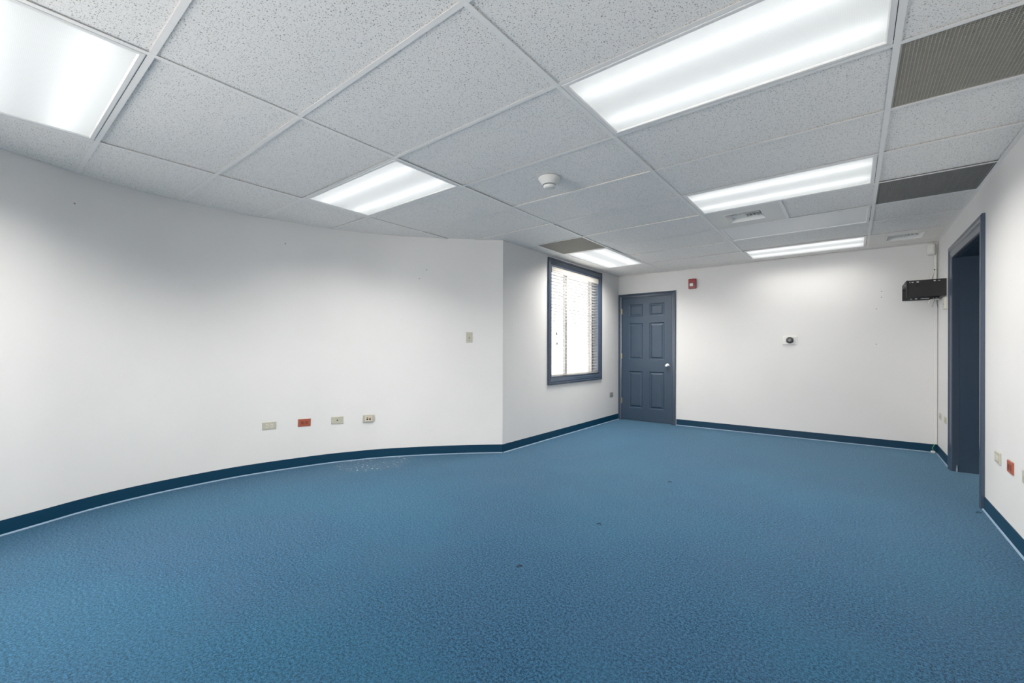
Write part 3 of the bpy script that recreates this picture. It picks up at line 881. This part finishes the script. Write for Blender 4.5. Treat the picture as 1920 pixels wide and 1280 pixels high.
# ------------------------------------------------------------------ fire alarm strobe
t = thing('fire_alarm', 'red fire alarm strobe high on the far wall beside the navy door', 'fire alarm', MF(-1.890, 2.156, 0))
MA = lambda u, v, n: MF(-1.890 + u, 2.156 + v, n)
bm = B(); box(bm, (-0.056, -0.074, 0.001), (0.056, 0.074, 0.038), MA); bevel(bm, 0.010, 2); obj('housing', fin(bm), REDP, t, smooth=True)
bm = B(); ring(bm, -0.040, 0.026, -0.046, 0.014, [(0, 0.038), (0, 0.041), (0.006, 0.041), (0.006, 0.038)], MA); obj('strobe_bezel', bm, plain('dark_red_bezel', (0.16, 0.03, 0.03), 0.4), t)
bm = B(); box(bm, (-0.033, -0.039, 0.036), (0.019, 0.007, 0.052), MA); bevel(bm, 0.006, 2); obj('strobe_lens', fin(bm), CLEAR, t, smooth=True)
bm = B()
for k in range(3): box(bm, (0.032, -0.03 + k * 0.016, 0.036), (0.046, -0.024 + k * 0.016, 0.0392), MA)
obj('sounder_slots', bm, HOLE, t)

# ------------------------------------------------------------------ thermostat
t = thing('thermostat', 'white wall plate with a round black dial on the far wall', 'thermostat', MF(-0.650, 1.290, 0))
MT = lambda u, v, n: MF(-0.650 + u, 1.290 + v, n)
bm = B(); box(bm, (-0.080, -0.056, 0.001), (0.080, 0.056, 0.010), MT); bevel(bm, 0.003, 1); obj('plate', fin(bm), WHITEP, t)
bm = B(); box(bm, (0.030, -0.046, 0.009), (0.072, 0.046, 0.011), MT); obj('cover_tab', bm, plain('light_grey_plastic', (0.62, 0.62, 0.61), 0.5), t)
bm = B(); lathe(bm, [(0.040, 0.010), (0.042, 0.014), (0.042, 0.030), (0.038, 0.034), (0.032, 0.035)], MT, 32)
d = obj('dial', bm, BLACKP, t, smooth=True)
bm = B(); lathe(bm, [(0.031, 0.0345), (0.029, 0.0362), (0.010, 0.0366)], MT, 32); obj('dial_face', bm, plain('grey_dial_face', (0.07, 0.07, 0.075), 0.25), d, smooth=True)

# ------------------------------------------------------------------ corner: motion detector, cables, raceway, TV bracket
t = thing('motion_detector', 'white motion detector at the ceiling in the far right corner', 'detector', (0.705, YF - 0.03, 2.235))
def MO(u, v, n):
    a = math.radians(28); c, s = math.cos(a), math.sin(a)      # turned towards the room
    return (0.712 + u * c - n * s, YF - 0.016 - n * c - u * s, v)
bm = B()
loops = []
for z, w, d in ((2.232, 0.026, 0.030), (2.245, 0.034, 0.046), (2.300, 0.036, 0.050), (2.350, 0.034, 0.042), (2.366, 0.026, 0.030)):
    pts = [(-w, 0.0), (w, 0.0), (w, d * 0.7), (w * 0.72, d), (-w * 0.72, d), (-w, d * 0.7)]
    loops.append([bm.verts.new(MO(u, z, n)) for u, n in pts])
for A, Bq in zip(loops, loops[1:]):
    for k in range(6): bm.faces.new([A[k], A[(k + 1) % 6], Bq[(k + 1) % 6], Bq[k]])
bm.faces.new(loops[0]); bm.faces.new(loops[-1]); obj('housing', fin(bm), WHITED, t)
bm = B(); box(bm, (-0.020, 2.246, 0.040), (0.020, 2.276, 0.0505), MO); bevel(bm, 0.004, 1); obj('sensor_window', fin(bm), WHITEP, t)
bm = B(); tube(bm, [MO(0, 2.36, 0.012), MO(0, H - 0.003, 0.012)], 0.008, 8); obj('bracket', bm, WHITED, t)

cb = thing('cable_bundle', 'bundle of white cables running down the far right corner', 'cable', (0.742, YF - 0.02, 1.70))
for k, (dx, dy, r) in enumerate(((0, 0, 0.009), (-0.013, -0.003, 0.008), (0.006, -0.012, 0.007))):
    pts = [(0.742 + dx * 0.4, YF - 0.014 + dy * 0.4, 2.36), (0.740 + dx * 0.4, YF - 0.016 + dy * 0.4, 2.24), (0.738 + dx * 0.5, YF - 0.018 + dy, 2.08),
           (0.730 + dx * 1.8, YF - 0.020 + dy, 1.98), (0.722 + dx * 2.4, YF - 0.022 + dy * 1.5, 1.86), (0.735 + dx, YF - 0.018 + dy, 1.745)]
    bm = B(); tube(bm, spline(pts), r, 8); obj('cable', bm, CABLE, cb, smooth=True)
bm = B(); tube(bm, [(0.738, YF - 0.020, 2.066), (0.738, YF - 0.020, 2.074)], 0.014, 12); obj('cable_tie', bm, HOLE, cb)
for k, dx in enumerate((-0.030, 0.018)):
    bm = B(); tube(bm, spline([(0.740, YF - 0.03, 1.76), (0.738 + dx * 0.4, YF - 0.035, 1.71), (0.736 + dx, YF - 0.04, 1.645)]), 0.0022, 6); obj('loose_wire', bm, plain('grey_wire', (0.3, 0.3, 0.29), 0.5), cb)

rw = thing('cable_raceway', 'slim white cable raceway down the far right corner', 'raceway', (0.743, YF - 0.008, 0.10))
for a, b in ((0.098, 0.422), (0.424, 1.74)):
    bm = B(); box(bm, (0.731, YF - 0.017, a), (0.756, YF - 0.0006, b)); bevel(bm, 0.002, 1); obj('channel', fin(bm), WALL, rw)

tb = thing('tv_bracket', 'black steel television bracket on the right wall by the far corner', 'bracket', (XR, 6.44, 1.72))
Z0, Z1 = 1.722, 1.898
def cuts(base, spans):
    s = set(base)
    for a, b in spans: s |= {a, b}
    return sorted(s)
def holed(bm, u0, u1, v0, v1, holes, n0, n1, M):
    us_ = cuts((u0, u1), [(h[0], h[1]) for h in holes]); vs__ = cuts((v0, v1), [(h[2], h[3]) for h in holes])
    hs = set()
    for i in range(len(us_) - 1):
        for j in range(len(vs__) - 1):
            cu, cv = (us_[i] + us_[i + 1]) / 2, (vs__[j] + vs__[j + 1]) / 2
            if any(h[0] < cu < h[1] and h[2] < cv < h[3] for h in holes): hs.add((i, j))
    plate(bm, us_, vs__, hs, n0, n1, M)
hn = [(0.478, 0.486, 1.876, 1.882), (0.496, 0.510, 1.875, 1.883), (0.534, 0.552, 1.873, 1.885), (0.534, 0.552, 1.832, 1.844), (0.664, 0.680, 1.876, 1.888), (0.696, 0.714, 1.878, 1.885), (0.500, 0.508, 1.748, 1.756)]
bm = B(); holed(bm, 0.462, XR - 0.002, Z0, Z1, hn, 0.0, 0.003, lambda u, v, n: (u, 6.222 + n, v)); obj('side_plate', bm, BLACK, tb)
hf = [(0.520, 0.534, 1.735, 1.745), (0.560, 0.578, 1.735, 1.747), (0.606, 0.676, 1.736, 1.744), (0.705, 0.716, 1.736, 1.744), (0.728, 0.742, 1.736, 1.744)]
bm = B(); holed(bm, 0.452, XR - 0.002, Z0, Z1, hf, 0.0, 0.003, lambda u, v, n: (u, 6.668 + n, v)); obj('side_plate', bm, BLACK, tb)
bm = B(); tube(bm, [(0.462, 6.228, Z0), (0.462, 6.228, Z1 + 0.002)], 0.009, 10); obj('corner_post', bm, BLACK, tb, smooth=True)
bm = B(); box(bm, (0.450, 6.232, Z1 - 0.040), (0.4535, 6.668, Z1 - 0.004)); obj('front_rail', bm, BLACK, tb)
bm = B(); box(bm, (0.450, 6.232, Z1 - 0.044), (0.480, 6.668, Z1 - 0.041)); obj('rail_flange', bm, plain('worn_steel', (0.30, 0.30, 0.31), 0.35, 0.8), tb)
bm = B(); box(bm, (XR - 0.005, 6.224, Z0), (XR - 0.0008, 6.670, Z1)); box(bm, (XR - 0.035, 6.226, Z0), (XR - 0.005, 6.668, Z0 + 0.003)); obj('wall_plate', bm, BLACK, tb)
wl = thing('hanging_cable', 'short loop of white cable hanging out of the black bracket', 'cable', (0.66, 6.45, 1.66))
bm = B(); tube(bm, spline([(0.735, 6.50, 1.712), (0.70, 6.47, 1.708), (0.668, 6.44, 1.702), (0.655, 6.43, 1.688), (0.652, 6.43, 1.664)]), 0.007, 8); obj('cable', bm, CABLE, wl, smooth=True)
bm = B(); tube(bm, spline([(0.735, 6.54, 1.713), (0.71, 6.50, 1.710), (0.690, 6.46, 1.706), (0.676, 6.45, 1.698), (0.672, 6.45, 1.684)]), 0.006, 8); obj('cable', bm, CABLE, wl, smooth=True)

gw = thing('green_cable', 'short green wire with a white plug on the floor in the far right corner', 'cable', (0.715, YF - 0.05, 0.0))
bm = B(); tube(bm, spline([(0.742, YF - 0.014, 0.105), (0.730, YF - 0.018, 0.085), (0.716, YF - 0.024, 0.055), (0.722, YF - 0.034, 0.030)]), 0.003, 6); obj('wire', bm, GREEN, gw, smooth=True)
bm = B(); box(bm, (0.700, YF - 0.062, 0.001), (0.736, YF - 0.030, 0.026)); bevel(bm, 0.006, 2); obj('plug', fin(bm), WHITEP, gw, smooth=True)
bm = B(); box(bm, (0.706, YF - 0.066, 0.006), (0.716, YF - 0.060, 0.016)); obj('plug_pin', bm, CHROME, gw)

# ------------------------------------------------------------------ nail holes and lint
HOLEG = plain('grey_nail_hole', (0.26, 0.26, 0.255), 0.8)
wl_, wb_ = bpy.data.objects['wall_left'], bpy.data.objects['wall_back']
for y, z in ((0.470, 2.168), (1.905, 2.171), (3.13, 2.03), (3.07, 1.93)):
    M = shift(curve_frame(y), z)
    bm = B(); lathe(bm, [(0.006, 0.0003), (0.005, 0.0012)], M, 10); obj('nail_hole', bm, HOLEG, wl_)
for x, z in ((0.277, 1.865), (0.277, 1.794), (0.229, 1.657), (0.229, 1.232)):
    bm = B(); lathe(bm, [(0.006, 0.0003), (0.005, 0.0012)], at_(MF, x, z), 10); obj('nail_hole', bm, HOLEG, wb_)
LINT = plain('dark_lint', (0.012, 0.016, 0.022), 0.9)
for pts, lab in (([(-1.394, 1.807, 0.0025), (-1.388, 1.822, 0.007), (-1.379, 1.840, 0.0025)], 'short dark thread on the carpet nearest the camera'),
                 ([(-1.326, 2.590, 0.0025), (-1.312, 2.602, 0.007), (-1.296, 2.594, 0.0025)], 'short dark thread on the carpet in the middle of the room'),
                 ([(-1.260, 3.800, 0.0025), (-1.246, 3.812, 0.007), (-1.234, 3.820, 0.0025)], 'tiny dark bit of lint in the middle of the carpet, farthest from the camera'),
                 ([(0.694, 4.455, 0.0025), (0.708, 4.466, 0.008), (0.724, 4.466, 0.0025)], 'small dark bit of lint on the carpet beside the doorway')):
    bm = B(); tube(bm, spline(pts, 4), 0.0022, 6)
    tag(obj('lint_thread', bm, LINT, origin=pts[0]), lab, 'lint')

# ------------------------------------------------------------------ light portals at the window openings
def portal(name, loc, rot, sx, sy):
    ld = bpy.data.lights.new(name, 'AREA'); ld.shape = 'RECTANGLE'; ld.size = sx; ld.size_y = sy
    ld.cycles.is_portal = True
    o = bpy.data.objects.new(name, ld); COL.objects.link(o); o.location = loc; o.rotation_euler = rot
for a, b in RW:
    portal('window_portal', ((a + b) / 2, YB - 0.16, 1.325), (math.radians(90), 0, 0), b - a, 1.95)
portal('window_portal', (-3.63, (SW[0] + SW[1]) / 2, 1.325), (0, math.radians(-90), 0), 1.95, SW[1] - SW[0])
portal('window_portal', (XW - 0.205, (WY0 + WY1) / 2, (WZ0 + WZ1) / 2), (0, math.radians(-90), 0), WZ1 - WZ0, WY1 - WY0)

for o in list(bpy.data.objects):
    if '_o' in o: del o['_o']
